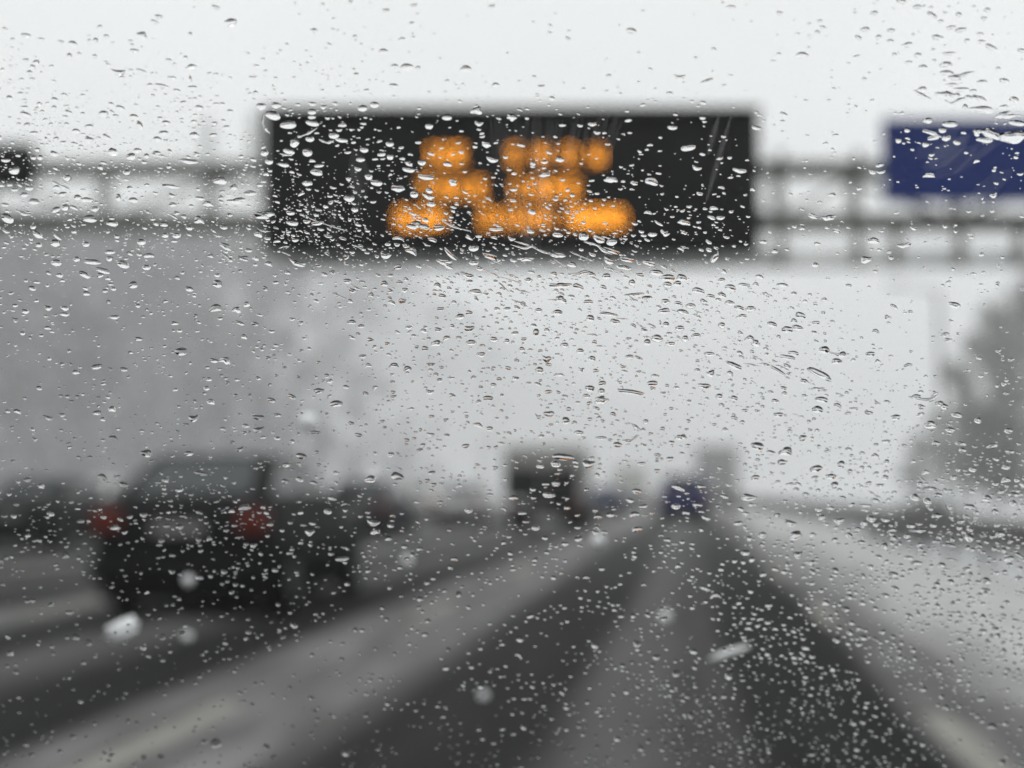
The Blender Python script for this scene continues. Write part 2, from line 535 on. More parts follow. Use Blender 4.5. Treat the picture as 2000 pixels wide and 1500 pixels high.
def car(name, label, px, py, color, L=4.3, W=1.76, belt=.95, roof=1.46, style='hatch', lamp='red', group=None, u_shift=0.0, roofcol=None):
    G = gnd(px, py)
    c = Vector(G) + Vector(RD) * (L / 2) + Vector(RN) * u_shift
    c.z = 0
    root = thing(name, label, 'car' if 'van' not in name else 'van', c, ROT, group)
    pm = paint(label[:40] + ' paint', color, .5)
    w = W / 2; y0 = -L / 2
    boot = {'saloon': (.04, .21, .30, .66, .80), 'hatch': (.015, .10, .22, .62, .78), 'van': (.01, .035, .08, .72, .85)}[style]
    st = [(0, .86, .40, belt - .24), (.012, .94, .30, belt - .06), (.05, .98, .24, belt), (.16, 1, .22, belt + .015), (.5, 1, .21, belt), (.72, 1, .22, belt - .01),
          (.86, .98, .22, belt - .09), (.96, .92, .24, belt - .2), (1.0, .80, .34, belt - .34)]
    body = MB(); body.loft([cross(w * a, zb, zt, y0 + L * k) for k, a, zb, zt in st])
    bo = body.build('body', pm, root)
    # cabin above the belt line
    ra, rb, rc, rd_ = boot[0] + (.10 if style == 'saloon' else .02), boot[2] if style != 'saloon' else boot[1] + .09, boot[3] - .10, boot[4] - .02
    yb0, yt0, yt1, yb1 = y0 + L * ra, y0 + L * rb, y0 + L * rc, y0 + L * rd_
    wb, wt = w * .90, w * .72
    ze = belt - .03
    rings = []
    for k in range(7):
        q = k / 6
        e = q ** .9
        ya, ybk = yb0 + (yt0 - yb0) * e, yb1 + (yt1 - yb1) * e
        ww = wb + (wt - wb) * q
        zz = ze + (roof - .04 - ze) * q
        rings.append([(-ww, ya + .06, zz), (-ww * .86, ya, zz), (ww * .86, ya, zz), (ww, ya + .06, zz), (ww, ybk - .08, zz), (ww * .8, ybk, zz), (-ww * .8, ybk, zz), (-ww, ybk - .08, zz)])
    rings.append([(x * .86, y * .9 + (yt0 + yt1) / 2 * .1, roof) for x, y, z in rings[-1]])
    cb = MB(); cb.loft(rings, smooth=False)
    cb.build('cabin', pm, root)
    lo, hi = rings[1], rings[6]
    G_ = M['glass_dark']
    panel('rear_window', [lo[1], lo[2], hi[2], hi[1]], G_, root, .10, .015)
    panel('windscreen', [lo[5], lo[6], hi[6], hi[5]], G_, root, .08, .015)
    for i, j in ((3, 4), (7, 0)):
        a, b_, c_, d_ = Vector(lo[i]), Vector(lo[j]), Vector(hi[j]), Vector(hi[i])
        m1, m2 = (a + b_) / 2, (c_ + d_) / 2
        panel('side_window', [a, m1, m2, d_], G_, root, .09)
        panel('side_window', [m1, b_, c_, m2], G_, root, .09)
    # rear details
    lz = belt - .17
    for s in (-1, 1):
        MB().box((s * w * .80, y0 + .045, lz), (w * .32, .13, .22), .03).build('tail_light', M[lamp], root)
        MB().box((s * w * .66, y0 + L - .12, belt - .34), (w * .34, .16, .15), .03).build('headlight', M['rim'], root)
        mi = MB().box((s * (w + .09), y0 + L * .64, belt + .06), (.18, .1, .13), .03)
        mi.build('wing_mirror', pm, root)
        for k in (.18, .81):
            wheel(root, s * (w - .085), y0 + L * k, .315, .20)
    MB().box((0, y0 + .0, .46), (W * .96, .12, .20), .04).build('rear_bumper', M['trim'], root)
    MB().box((0, y0 + L * .5, .24), (W * .9, L * .97, .16), .03).build('underbody', M['trim'], root)
    MB().box((0, y0 + .015, belt - .25), (.52, .05, .115), .008).build('number_plate', M['plate'], root)
    return root


car('black_car', 'black hatchback with red tail lamps, nearest to the windscreen on the left', 344, 1208, (0.008, 0.008, 0.009), 4.35, 1.80, 1.10, 1.58, 'hatch')
car('grey_car', 'dark car cut off by the left edge of the view, beside the black hatchback', 12, 1076, (0.02, 0.021, 0.022), 4.3, 1.8, .98, 1.48, 'saloon', 'trim')
car('grey_car', 'dark grey car just ahead of the black hatchback, its right lamp glowing red', 690, 1052, (0.05, 0.05, 0.055), 4.3, 1.8, 1.0, 1.52, 'hatch')
car('silver_car', 'pale silver car with faint red lamps left of the box truck', 893, 1030, (0.46, 0.46, 0.46), 4.3, 1.8, .95, 1.46, 'saloon', 'red')
car('white_car', 'white car mostly hidden behind the black hatchback and the car at the left edge', 150, 1044, (0.62, 0.62, 0.61), 4.3, 1.76, .98, 1.5, 'hatch', 'red_dim')
car('white_car', 'small white car just left of the pale silver car', 812, 1011, (0.66, 0.66, 0.65), 4.2, 1.76, .98, 1.52, 'hatch', 'red_dim')
car('blue_car', 'small blue grey car just right of the box truck', 1182, 1009, (0.06, 0.075, 0.13), 4.2, 1.76, .95, 1.45, 'hatch')
car('blue_van', 'dark navy blue people carrier straight ahead in the lane', 1334, 1022, (0.008, 0.012, 0.085), 4.6, 1.9, 1.12, 1.82, 'van', 'red')


def lorry(name, label, px, py, W, H, L, body_m, lower_m, cat):
    G = gnd(px, py)
    c = Vector(G) + Vector(RD) * (L / 2); c.z = 0
    root = thing(name, label, cat, c, ROT)
    y0 = -L / 2
    bb = .95
    bl = L * .72
    MB().box((0, y0 + bl / 2, (H + bb) / 2), (W, bl, H - bb), .05).build('cargo_box', body_m, root)
    for s in (-1, 1):
        MB().box((s * W * .245, y0 - .012, bb + (H - bb) * .31), (W * .46, .05, (H - bb) * .60), .02).build('rear_door', lower_m, root)
    MB().box((0, y0 + L * .87, 1.45), (W * .94, L * .22, 1.9), .18).build('cab', body_m, root)
    MB().box((0, y0 + L * .982, 1.85), (W * .82, .03, .7), .01).build('windscreen', M['glass_dark'], root)
    for s in (-1, 1):
        MB().box((s * W * .48, y0 + L * .89, 1.85), (.03, L * .12, .55), .01).build('side_window', M['glass_dark'], root)
    MB().box((0, y0 + L / 2, .78), (W * .42, L * .94, .26)).build('chassis', M['trim'], root)
    MB().box((0, y0 + .1, .52), (W * .92, .12, .16), .02).build('underrun_bar', M['trim'], root)
    MB().box((0, y0 + .02, .72), (.54, .04, .13)).build('number_plate', M['plate'], root)
    for s in (-1, 1):
        MB().box((s * W * .43, y0 + .0, .78), (.26, .08, .2), .02).build('tail_light', M['red'], root)
        for k in (.2, .86):
            wheel(root, s * (W / 2 - .16), y0 + L * k, .45, .28)
        MB().box((s * W * .36, y0 + .62, .45), (.5, .03, .6)).build('mudflap', M['rubber'], root)
    return root


lorry('box_truck', 'box truck with a pale upper body and dark rear doors left of the lane', 1058, 1041, 2.25, 2.52, 6.0,
      mat('truck pale body', (0.24, 0.24, 0.225), .6, noise=.15), mat('truck dark doors', (0.012, 0.012, 0.013), .6, spec=.08, noise=.2), 'truck')
lorry('pale_lorry', 'pale lorry far off, between the box truck and the navy people carrier', 1228, 990, 2.5, 3.1, 8.5,
      mat('lorry pale body', (0.42, 0.42, 0.40), .6, noise=.1), mat('lorry pale doors', (0.45, 0.45, 0.44), .6, noise=.1), 'lorry')
lorry('grey_lorry', 'tall grey lorry far off, just right of the navy people carrier', 1402, 1000, 2.5, 3.9, 10,
      mat('lorry grey body', (0.30, 0.30, 0.305), .6, noise=.15), mat('lorry grey doors', (0.27, 0.27, 0.275), .6, noise=.15), 'lorry')


# ------------------------------------------------------------------ trees, wood, hillside
def cards(n, centres, radii, size):
    """Many small leaf clumps filling a crown made of several lobes."""
    ci = nr.integers(0, len(centres), n)
    d = nr.normal(size=(n, 3)); d /= np.linalg.norm(d, axis=1)[:, None]
    rr = nr.random(n) ** .45
    p = np.asarray(centres)[ci] + d * rr[:, None] * np.asarray(radii)[ci]
    a = nr.normal(size=(n, 3)); a /= np.linalg.norm(a, axis=1)[:, None]
    b = np.cross(a, nr.normal(size=(n, 3))); b /= np.linalg.norm(b, axis=1)[:, None]
    s = size * (.5 + nr.random(n))[:, None]
    V = np.stack([p - a * s, p - b * s * .55, p + a * s, p + b * s * .55], 1).reshape(-1, 3)
    return V, np.arange(4 * n).reshape(-1, 4)


def mesh_np(name, V, Fq, m, smooth=False):
    me = bpy.data.meshes.new(name)
    me.from_pydata(V.tolist(), [], Fq.tolist())
    me.materials.append(m)
    if smooth: me.polygons.foreach_set('use_smooth', [True] * len(me.polygons))
    return me


def tree(label, X, Y, h, spread, m, lean=0.0, group='trees beyond the far carriageway'):
    root = thing('tree', label, 'tree', (X, Y, -.06), rng.uniform(0, 6), group)
    tr = MB()
    pts = [Vector((0, 0, 0))]
    for k in range(1, 6):
        pts.append(Vector((rng.uniform(-.15, .15) * k * .4, rng.uniform(-.15, .15) * k * .4, h * .16 * k)))
    for k in range(5):
        tr.tube(pts[k], pts[k + 1], .30 * (1 - k / 5.6) * h / 12, .30 * (1 - (k + 1) / 5.6) * h / 12, 8)
    cs, rs = [], []
    for k in range(30):
        a = rng.uniform(0, 6.28); zz = rng.uniform(.12, .95) * h
        ww = spread * (1.15 - .95 * zz / h) * rng.uniform(.35, 1.15)
        q = Vector((math.cos(a) * ww * .7, math.sin(a) * ww * .7, zz))
        base = pts[min(4, int(zz / h * 5))]
        tr.tube(base, q, .09, .03, 6)
        cs.append(tuple(q)); rs.append((spread * .26 * rng.uniform(.6, 1.3),) * 2 + (h * .08 * rng.uniform(.8, 1.4),))
    tr.build('trunk', M['bark'], root)
    V, Fq = cards(2600, cs, rs, .40)
    o = bpy.data.objects.new('crown', mesh_np('crown', V, Fq, m)); COL.objects.link(o); o.parent = root
    return root


for lab, px, Y, top, sp_, m in (
        ('tall bushy evergreen at the right edge of the view, highest of the roadside trees', 2035, 170, 500, 9.5, 'leaf_snow'),
        ('broad grey tree just left of the tall evergreen, a little lower', 1945, 190, 590, 9.0, 'leaf_snow'),
        ('misty tree behind the lamp post, lower than the broad grey tree', 1872, 225, 700, 8.5, 'leaf_snow'),
        ('low pale tree farthest to the left in the row beyond the barrier', 1800, 330, 845, 9.0, 'leaf_snow'),
        ('dim tree between the tall evergreen and the broad grey tree, slightly shorter than both', 1990, 200, 650, 8.5, 'leaf_snow'),
        ('spreading misty tree with its crown just right of the lamp post foot', 1900, 260, 790, 9.5, 'leaf_snow'),
        ('round low tree standing under the broad grey tree', 1940, 130, 780, 7.0, 'leaf_snow')):
    p = at(px, 900, Y); tp = at(px, top, Y)
    tree(lab, p[0], p[1], tp[2], sp_, M[m])
# low bush beyond the barrier
p = at(1800, 1000, 34)
bu = thing('bush', 'low dark bush behind the crash barrier, right of the lorries', 'bush', (p[0], p[1], -.06))
st_ = MB()
for k in range(7):
    a = k * .9; st_.tube((0, 0, 0), (math.cos(a) * .5, math.sin(a) * .5, .9), .03, .012, 5)
st_.build('stem', M['bark'], bu)
V, Fq = cards(1500, [(-.7, 0, .45), (.6, .1, .55), (0, -.1, .75), (.1, .2, .4)], [(.62, .5, .40)] * 4, .09)
o = bpy.data.objects.new('foliage', mesh_np('foliage', V, Fq, M['leaf_snow'])); COL.objects.link(o); o.parent = bu

# lamp post
p = at(1840, 900, 62)
lp = thing('street_lamp', 'tall thin grey lamp post standing left of the roadside trees', 'street lamp', (p[0], p[1], -.06))
zt = at(1840, 565, 62)[2]
MB().tube((0, 0, 0), (0, 0, zt), .13, .08, 12).build('pole', M['steel'], lp)
MB().tube((0, 0, zt - .05), (-1.6, 0, zt + .25), .05, .04, 8).build('arm', M['steel'], lp)
MB().box((-1.9, 0, zt + .25), (.7, .28, .14), .04).build('lamp_head', M['steel'], lp)

# long misty hill to the left, falling away and receding to the right
CREST = [(-900, 330, 430), (-200, 400, 440), (300, 470, 446), (560, 580, 468), (700, 760, 510), (820, 980, 550), (920, 1200, 590), (1040, 1450, 665), (1180, 1750, 750), (1330, 2050, 835), (1450, 2250, 905)]
KX = [k[0] for k in CREST]


def hill_pt(px, q):
    """q = 0 at the foot, 1 at the crest, beyond 1 down the far side."""
    Y = np.interp(px, KX, [k[1] for k in CREST]); cy = np.interp(px, KX, [k[2] for k in CREST])
    c_ = at(px, cy, Y)
    zc = c_[2] - 9
    bump = .05 * math.sin(px * .021 + q * 5) + .04 * math.sin(px * .047 + q * 9)
    if q <= 1:
        Yq = Y * (.62 + .38 * q); z = -.4 + (zc + .4) * (.5 - .5 * math.cos(q * math.pi)) * (1 + bump * (1 - q))
    else:
        Yq = Y * (1 + .3 * (q - 1)); z = -.4 + (zc + .4) * (1 - .5 * (q - 1) ** 2)
    return (c_[0] * Yq / Y, Yq, z)


hv, hf = [], []
PXS = np.linspace(-900, 1450, 90); QS = np.linspace(0, 2.2, 23)
for px in PXS:
    for q in QS: hv.append(hill_pt(px, q))
nq = len(QS)
for i in range(len(PXS) - 1):
    for j in range(nq - 1):
        a = i * nq + j; hf.append((a, a + nq, a + nq + 1, a + 1))
hb = MB(); hb.add(hv, hf, True)
hill_m = mat('snowy moor with painted haze', (0.66, 0.66, 0.67), .9, noise=.12, nscale=.012)
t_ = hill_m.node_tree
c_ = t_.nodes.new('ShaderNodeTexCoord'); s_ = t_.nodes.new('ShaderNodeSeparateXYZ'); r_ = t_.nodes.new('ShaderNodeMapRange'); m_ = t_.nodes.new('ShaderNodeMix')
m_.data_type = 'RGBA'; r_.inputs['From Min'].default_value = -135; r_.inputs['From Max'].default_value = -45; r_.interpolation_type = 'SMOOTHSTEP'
m_.inputs['A'].default_value = (0.31, 0.31, 0.317, 1); m_.inputs['B'].default_value = (0.66, 0.66, 0.67, 1)  # darker wooded ground at left; haze fade to the right painted in paler
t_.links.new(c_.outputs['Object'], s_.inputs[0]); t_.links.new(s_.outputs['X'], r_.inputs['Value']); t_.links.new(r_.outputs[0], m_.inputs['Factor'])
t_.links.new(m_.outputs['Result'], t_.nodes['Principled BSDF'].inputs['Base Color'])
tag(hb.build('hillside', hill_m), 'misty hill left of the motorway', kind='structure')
VV, FF, off = [], [], 0
for k in range(2100):
    px = -700 + 1850 * rng.random() ** 1.5; q = rng.random() ** .8 * (1.05 - .25 * max(0, (px - 450) / 700))
    if rng.random() < max(0, (px - 480) / 560): continue
    c = np.array(hill_pt(px, q)); h = rng.uniform(9, 15)
    V, Fq = cards(30, [c + np.array([0, 0, h * q_]) for q_ in (.3, .55, .8)], [(3.6, 3.6, h * .24), (3.0, 3.0, h * .2), (1.8, 1.8, h * .2)], 1.5)
    VV.append(V); FF.append(Fq + off); off += len(V)
o = bpy.data.objects.new('woodland', mesh_np('woodland', np.concatenate(VV), np.concatenate(FF), M['wood_far'])); COL.objects.link(o)
tag(o, 'grey misty woodland covering the slope on the left', 'woodland', kind='stuff')

# ------------------------------------------------------------------ falling snow close to the windscreen
for lab, px, py, Y, wpx, hpx, tilt in (
        ('bright wet snowflake falling above the black hatchback', 602, 824, .85, 40, 32, 20),
        ('large bright snowflake falling below the left rear corner of the black hatchback', 238, 1228, .80, 62, 38, -25),
        ('snowflake falling just below the box truck', 1168, 1056, .95, 24, 24, 0),
        ('faint snowflake over the wheel tracks straight ahead', 1300, 1204, 1.2, 19, 20, 0),
        ('faint snowflake right of the black hatchback', 796, 1094, 1.2, 19, 16, 0),
        ('grey snowflake in front of the lower boot of the black hatchback', 368, 1133, 1.1, 20, 20, 0),
        ('faint snowflake below the boot of the black hatchback', 366, 1242, 1.2, 20, 15, 0),
        ('small snowflake in front of the dark grey car ahead', 728, 930, 1.0, 22, 20, 0),
        ('faint snowflake low over the grey slush in the lane', 944, 1358, 1.2, 16, 16, 0),
        ('streaked snowflake above the right wheel track', 1425, 1274, .80, 74, 11, -18)):
    c = Vector(at(px, py, Y))
    mpp = Y / F
    bm = bmesh.new(); bmesh.ops.create_icosphere(bm, subdivisions=3, radius=1)
    ca, sa = math.cos(R(-tilt)), math.sin(R(-tilt))
    for v in bm.verts:
        k = 1 + .22 * math.sin(v.co.x * 7 + px) * math.sin(v.co.y * 6 + py) + .16 * math.sin(v.co.z * 9 + px * .3)
        x, y, z = v.co.x * k * wpx * mpp / 2, v.co.y * k * hpx * mpp / 2, v.co.z * k * hpx * mpp / 2
        v.co = Vector((x * ca - z * sa, y, x * sa + z * ca))
    me = bpy.data.meshes.new('snowflake'); bm.to_mesh(me); bm.free()
    me.materials.append(M['flake']); me.polygons.foreach_set('use_smooth', [True] * len(me.polygons))
    o = bpy.data.objects.new('snowflake', me); COL.objects.link(o); o.location = c
    tag(o, lab, 'snowflake', 'snowflakes falling past the windscreen')

# ------------------------------------------------------------------ windscreen
RAKE = R(58)
N_OUT = np.array([0, math.sin(RAKE), math.cos(RAKE)])     # away from the eye
T_UP = np.array([0, -math.cos(RAKE), math.sin(RAKE)])
PC = CAM + AX_F * D0


def on_pane(px, py):
    d = ray(px, py)
    tt = ((PC - CAM) @ N_OUT) / (d @ N_OUT)
    return CAM + d * tt[..., None]


own = thing('car', 'car with a rain spotted windscreen that the whole road is seen through', 'car', (0, .9, 0))
WS_LOC = Vector(PC - N_OUT * .006); WS_ROT = Matrix(((1, 0, 0), (0, T_UP[1], N_OUT[1]), (0, T_UP[2], N_OUT[2])))
gm = bpy.data.materials.new('clear windscreen glass'); gm.use_nodes = True
for n in list(gm.node_tree.nodes): gm.node_tree.nodes.remove(n)
tb = gm.node_tree.nodes.new('ShaderNodeBsdfTransparent'); tb.inputs['Color'].default_value = (0.97, 0.98, 0.975, 1)
om = gm.node_tree.nodes.new('ShaderNodeOutputMaterial'); gm.node_tree.links.new(tb.outputs[0], om.inputs['Surface'])
PW, PH = 1.36, .74
ws = MB().box((0, 0, .0028), (PW, PH, .005)).build('windscreen', gm, own)
ws.location = WS_LOC - own.location
ws.rotation_euler = WS_ROT.to_euler()
fr = MB()
for x, y, a, b_ in ((0, PH / 2 + .02, PW + .08, .04), (0, -PH / 2 - .02, PW + .08, .04), (-PW / 2 - .02, 0, .04, PH), (PW / 2 + .02, 0, .04, PH)):
    fr.box((x, y, .003), (a, b_, .022))
fr.build('rubber_seal', M['rubber'], ws)

bn = MB()
bn.loft([[(x * k, y - .9, z - .05 * (x / .8) ** 2 * k) for x in np.linspace(-.8, .8, 17)] + [(x * k, y - .9, z - .3) for x in np.linspace(.8, -.8, 17)]
         for y, z, k in ((.70, .905, .92), (.95, .885, .96), (1.3, .845, .97), (1.6, .785, .94), (1.78, .70, .88), (1.84, .60, .84))])
bn.build('bonnet', paint('dark bonnet paint', (0.010, 0.010, 0.011), .5), own)
cw = MB().box((0, .645 - .9, .865), (1.40, .10, .04), .01); cw.build('scuttle_panel', M['trim'], own)
for s_ in (-1, 1):
    MB().box((s_ * .80, 1.2 - .9, .56), (.12, 1.1, .5), .05).build('front_wing', paint('dark wing paint', (0.010, 0.010, 0.011)), own)
    wheel(own, s_ * .74, 1.35 - .9, .31, .2)

# smears left by the wiper: thin films on the inside of the pane
sm = bpy.data.materials.new('greasy film'); sm.use_nodes = True
t_ = sm.node_tree
for n in list(t_.nodes): t_.nodes.remove(n)
tr_ = t_.nodes.new('ShaderNodeBsdfTransparent'); tl_ = t_.nodes.new('ShaderNodeBsdfTranslucent'); tl_.inputs['Color'].default_value = (.9, .9, .9, 1)
mxs = t_.nodes.new('ShaderNodeMixShader'); oo = t_.nodes.new('ShaderNodeOutputMaterial')
mxs.inputs['Fac'].default_value = 0.026
t_.links.new(tr_.outputs[0], mxs.inputs[1]); t_.links.new(tl_.outputs[0], mxs.inputs[2]); t_.links.new(mxs.outputs[0], oo.inputs['Surface'])
ws_inv = None
bpy.context.view_layer.update()
ws_inv = ws.matrix_world.inverted()


def film(segs, wpx):
    m_ = MB()
    n_ = len(segs)
    P = np.array(segs, float)
    d = np.gradient(P, axis=0); d /= np.linalg.norm(d, axis=1)[:, None]
    nn = np.stack([-d[:, 1], d[:, 0]], 1)
    wv = wpx * np.sin(np.linspace(.12, math.pi - .12, n_)) ** .6
    A, B = P + nn * wv[:, None] / 2, P - nn * wv[:, None] / 2
    V = [ws_inv @ Vector(q) for q in on_pane(A[:, 0], A[:, 1])] + [ws_inv @ Vector(q) for q in on_pane(B[:, 0], B[:, 1])]
    for v in V: v.z -= .0003 + .0001 * film.k
    film.k = (film.k + 1) % 6
    m_.add(V, [(i, i + 1, n_ + i + 1, n_ + i) for i in range(n_ - 1)])
    m_.build('smear', sm, ws)


film.k = 0
for k in range(22):
    x = 955 + k * 12.5 + rng.uniform(-5, 5)
    ln = rng.uniform(60, 125); y0 = 212 + rng.uniform(0, 30)
    sl_ = (x - 1010) * .0016 + .02
    film([(x - sl_ * ln * q, y0 + ln * q) for q in np.linspace(0, 1, 7)], rng.uniform(5, 13))
for wd in (14, 9, 5):
    film([(1428 - 48 * q, 225 + 165 * q) for q in np.linspace(0, 1, 8)], wd)
    film([(1405 - 22 * q, 222 + 78 * q) for q in np.linspace(0, 1, 8)], wd)
for k in range(8):
    x, y = rng.uniform(1800, 1950), rng.uniform(260, 370)
    film([(x + 40 * q, y - 30 * q) for q in np.linspace(-1, 1, 8)], rng.uniform(14, 40))
for k in range(4):
    x, y = rng.uniform(600, 720), rng.uniform(260, 440)
    film([(x + 6 * q, y + 50 * q) for q in np.linspace(-1, 1, 8)], rng.uniform(14, 40))
for k in range(6):
    x, y = rng.uniform(990, 1080), rng.uniform(330, 470)
    film([(x + 6 * q, y + 60 * q) for q in np.linspace(-1, 1, 8)], rng.uniform(14, 36))

# ------------------------------------------------------------------ water on the glass
wm = bpy.data.materials.new('rain water'); wm.use_nodes = True
for n in list(wm.node_tree.nodes): wm.node_tree.nodes.remove(n)
gl = wm.node_tree.nodes.new('ShaderNodeBsdfGlass'); gl.inputs['IOR'].default_value = 1.333; gl.inputs['Roughness'].default_value = 0.0
om = wm.node_tree.nodes.new('ShaderNodeOutputMaterial'); wm.node_tree.links.new(gl.outputs[0], om.inputs['Surface'])

# drops read off the glass: x, y, width, height (in 2000 px view units), tilt (degrees, down to the right)
SEEN = """142 86 17 9 20;9 57 10 6 5;50 69 20 6 8;80 77 14 5 10;119 82 12 5 12;70 122 12 8 0;135 109 10 8 20;154 105 8 5 0;186 79 10 8 0;207 71 10 6 0;185 110 10 6 15
262 99 17 6 5;276 139 20 5 20;335 152 16 5 6;316 168 26 6 10;345 177 14 5 12;376 171 17 6 4;372 156 5 14 -10;362 113 7 8 -50;371 67 8 6 -10;58 142 12 7 15;107 195 14 7 20;76 203 10 6 0;105 210 8 6 0
50 224 20 8 18;52 244 12 7 -20;202 222 18 9 5;225 227 12 6 0;261 228 16 8 10;273 245 18 8 60;174 247 17 6 4;148 256 15 7 5;319 260 18 8 0;324 240 16 7 8;268 294 14 8 0;305 300 14 9 0;208 268 16 7 30;66 260 16 6 0;109 271 10 6 -20
78 308 11 8 0;28 333 20 14 0;256 306 18 11 5;286 305 10 8 0;220 297 17 13 0;131 348 15 11 0;56 368 15 9 0;28 371 13 7 0;47 381 14 9 0;66 394 20 10 5;109 410 16 9 -20;127 406 15 11 0;151 386 14 9 0;170 391 22 9 8;231 386 9 12 0;260 391 18 8 10
14 427 24 14 30;175 428 24 12 5;219 437 20 10 0;65 444 11 8 0;111 462 22 6 38;108 475 18 12 12;75 479 12 8 0;150 507 13 9 0;180 512 27 10 8;214 506 12 9 0;215 493 18 8 0;201 529 30 8 15;165 537 20 10 25;260 557 17 11 0;240 517 25 12 20;345 461 16 9 5;369 565 16 8 12;346 543 12 6 10;286 523 16 9 0;276 473 17 10 0;168 478 14 9 10
510 208 18 11 0;539 206 16 10 0;533 226 28 14 15;563 244 28 14 -5;610 241 24 10 12;609 219 15 9 0;609 229 14 7 0;708 212 16 10 0;731 205 15 10 0;605 272 16 9 0;652 265 18 11 0;667 274 22 8 10;575 279 18 14 0;564 296 20 10 10;600 298 18 13 0;516 299 14 11 0;525 316 16 9 15;554 322 20 8 8
618 337 24 11 15;623 324 18 6 -5;600 358 18 10 0;682 388 19 11 0;777 368 24 12 3;720 346 16 10 15;735 357 22 11 15;798 332 22 9 10;832 346 26 11 12;809 380 17 12 10;838 373 14 9 20;838 247 14 10 0;761 282 14 9 10;711 293 16 9 0;704 312 16 8 0;762 307 12 10 0;824 318 14 10 0
571 436 22 9 8;620 436 22 8 -8;693 410 12 9 0;567 416 16 8 10;827 443 18 9 5;804 443 20 8 12;857 445 20 10 0;831 430 12 8 20;873 230 18 9 0;1140 462 18 14 0;1195 473 19 12 0;969 448 26 7 0;1089 459 20 9 8;925 485 18 11 0;925 514 18 9 0;1090 498 28 9 8;1195 490 30 8 20;1225 507 26 9 12;1184 540 15 10 -10;1155 536 15 8 15;1129 560 20 9 20
1235 553 13 11 20;1032 548 14 9 0;1053 542 8 7 0;1089 611 18 10 0;1149 590 18 7 0;1189 614 30 7 10;1240 576 34 6 -4;1264 582 18 7 0;1153 622 14 11 15;1052 607 14 8 0;920 670 19 10 0;964 664 16 10 0;940 693 17 8 0;1047 650 11 13 0;1054 724 17 11 20;1019 683 12 8 0;990 667 11 8 0;1103 675 15 9 10;1133 686 13 9 0;1229 697 15 7 0;1264 669 12 11 0
1305 543 24 12 0;1331 543 19 12 8;1304 557 17 11 0;1323 554 14 9 0;1282 533 24 10 8;1268 514 22 9 12;1364 568 24 9 12;1388 579 16 7 10;1409 548 14 8 -12;1427 562 20 10 10;1410 577 16 9 20;1425 592 18 8 4;1349 598 17 9 0;1300 590 16 10 0;1262 582 16 6 0;1334 610 20 9 15;1466 604 18 10 0;1444 602 18 8 15;1538 644 20 11 0;1557 641 20 10 8;1508 634 18 9 15;1476 671 16 11 10;1610 684 20 12 5
1328 642 16 10 0;1338 662 14 10 0;1301 634 11 9 0;1385 692 18 8 0;1410 636 13 10 0;1396 503 22 10 -58;1385 488 11 8 0;1634 706 20 9 0;1570 745 14 8 0;1600 730 46 11 25;1375 754 24 8 5;1405 775 14 9 5;1532 769 10 7 0;1434 778 14 8 20;1550 690 20 7 10;1700 692 18 8 0;1645 693 14 10 -20
1761 3 19 9 12;1792 14 16 8 -8;1821 30 21 8 30;1838 42 11 6 0;1708 26 14 8 0;1690 58 16 9 0;1858 54 17 7 -8;1877 59 22 8 -5;1873 29 12 8 0;1929 20 12 8 0;1716 73 12 8 -10;1677 74 13 7 30;1741 60 15 7 0;1739 81 15 7 0;1772 88 20 8 -8;1793 108 14 8 0;1803 132 17 9 0;1747 107 10 6 0;1775 122 15 5 0;1854 105 25 6 0;1889 80 11 7 0;1917 82 14 7 0;1936 93 24 9 25
1801 175 16 10 -5;1850 143 26 9 5;1888 145 28 7 -12;1918 161 20 8 -5;1962 158 18 8 10;1878 175 30 7 0;1860 166 22 6 0;1919 214 42 11 4;1892 191 16 8 10;1874 197 24 8 -25;1981 195 18 10 10;1961 209 16 7 -8;1812 236 17 9 0;1856 243 27 10 0;1841 255 14 9 0;1849 270 16 10 -15;1808 283 12 9 0;1869 279 14 8 0;1936 262 36 16 20;1978 268 46 22 -5;1987 241 30 9 5;1960 224 32 8 -20;1755 275 11 9 0;1772 255 10 8 0;1901 178 14 6 0
1152 759 17 10 5;1175 765 13 10 0;1145 774 13 7 0;1232 766 46 8 8;963 753 11 8 0;953 778 18 8 0;956 838 14 8 0;1100 893 40 11 5;1085 907 18 11 10;1055 911 14 8 0;1086 945 15 10 0;1003 973 17 8 0;1046 1032 15 8 0;1108 993 12 8 0;1244 960 18 9 5;1131 846 18 8 8;1174 856 20 6 0;1206 869 18 8 5;1105 822 14 12 0;1261 824 10 8 0;1176 749 14 8 -12
1836 789 18 9 10;1790 775 16 8 0;1868 811 22 9 10;1845 795 14 9 0;1910 822 14 9 0;1856 840 18 8 5;1880 880 14 8 5;1938 872 20 8 -10;1965 913 16 8 0;1900 918 14 8 0;1970 842 14 9 0;1815 955 26 6 0;1832 968 18 8 5;1892 990 18 8 -12;1978 967 20 9 5;1944 1000 12 9 0;1779 1028 16 8 0;1823 1027 12 8 0;1690 988 24 6 5;1622 993 18 6 5;1682 1060 16 7 0;1775 1090 18 6 5;1745 1122 20 8 10;1888 1112 18 7 -8
1643 907 14 11 0;1630 948 16 10 -25;1660 921 10 7 0;1684 886 10 7 0;1732 903 11 8 0;1731 922 11 6 5;1790 1100 22 7 0;1700 1108 16 8 10;1856 1137 14 9 10;1925 1153 20 6 8;1990 1130 16 7 0;668 1092 26 7 -4;820 1073 12 7 0;1020 1003 16 6 0;915 998 14 8 0;790 1068 12 7 0;640 1000 14 8 0;1168 1010 14 8 0;1320 990 16 9 0;1340 1002 14 8 0;1362 987 18 8 0;570 775 16 7 20;530 782 16 7 15;480 832 14 6 10;700 850 14 6 8;615 845 20 6 5;392 925 24 7 8"""
drops = []      # x, y, w, h, tilt, steepness, wobble, spine bend
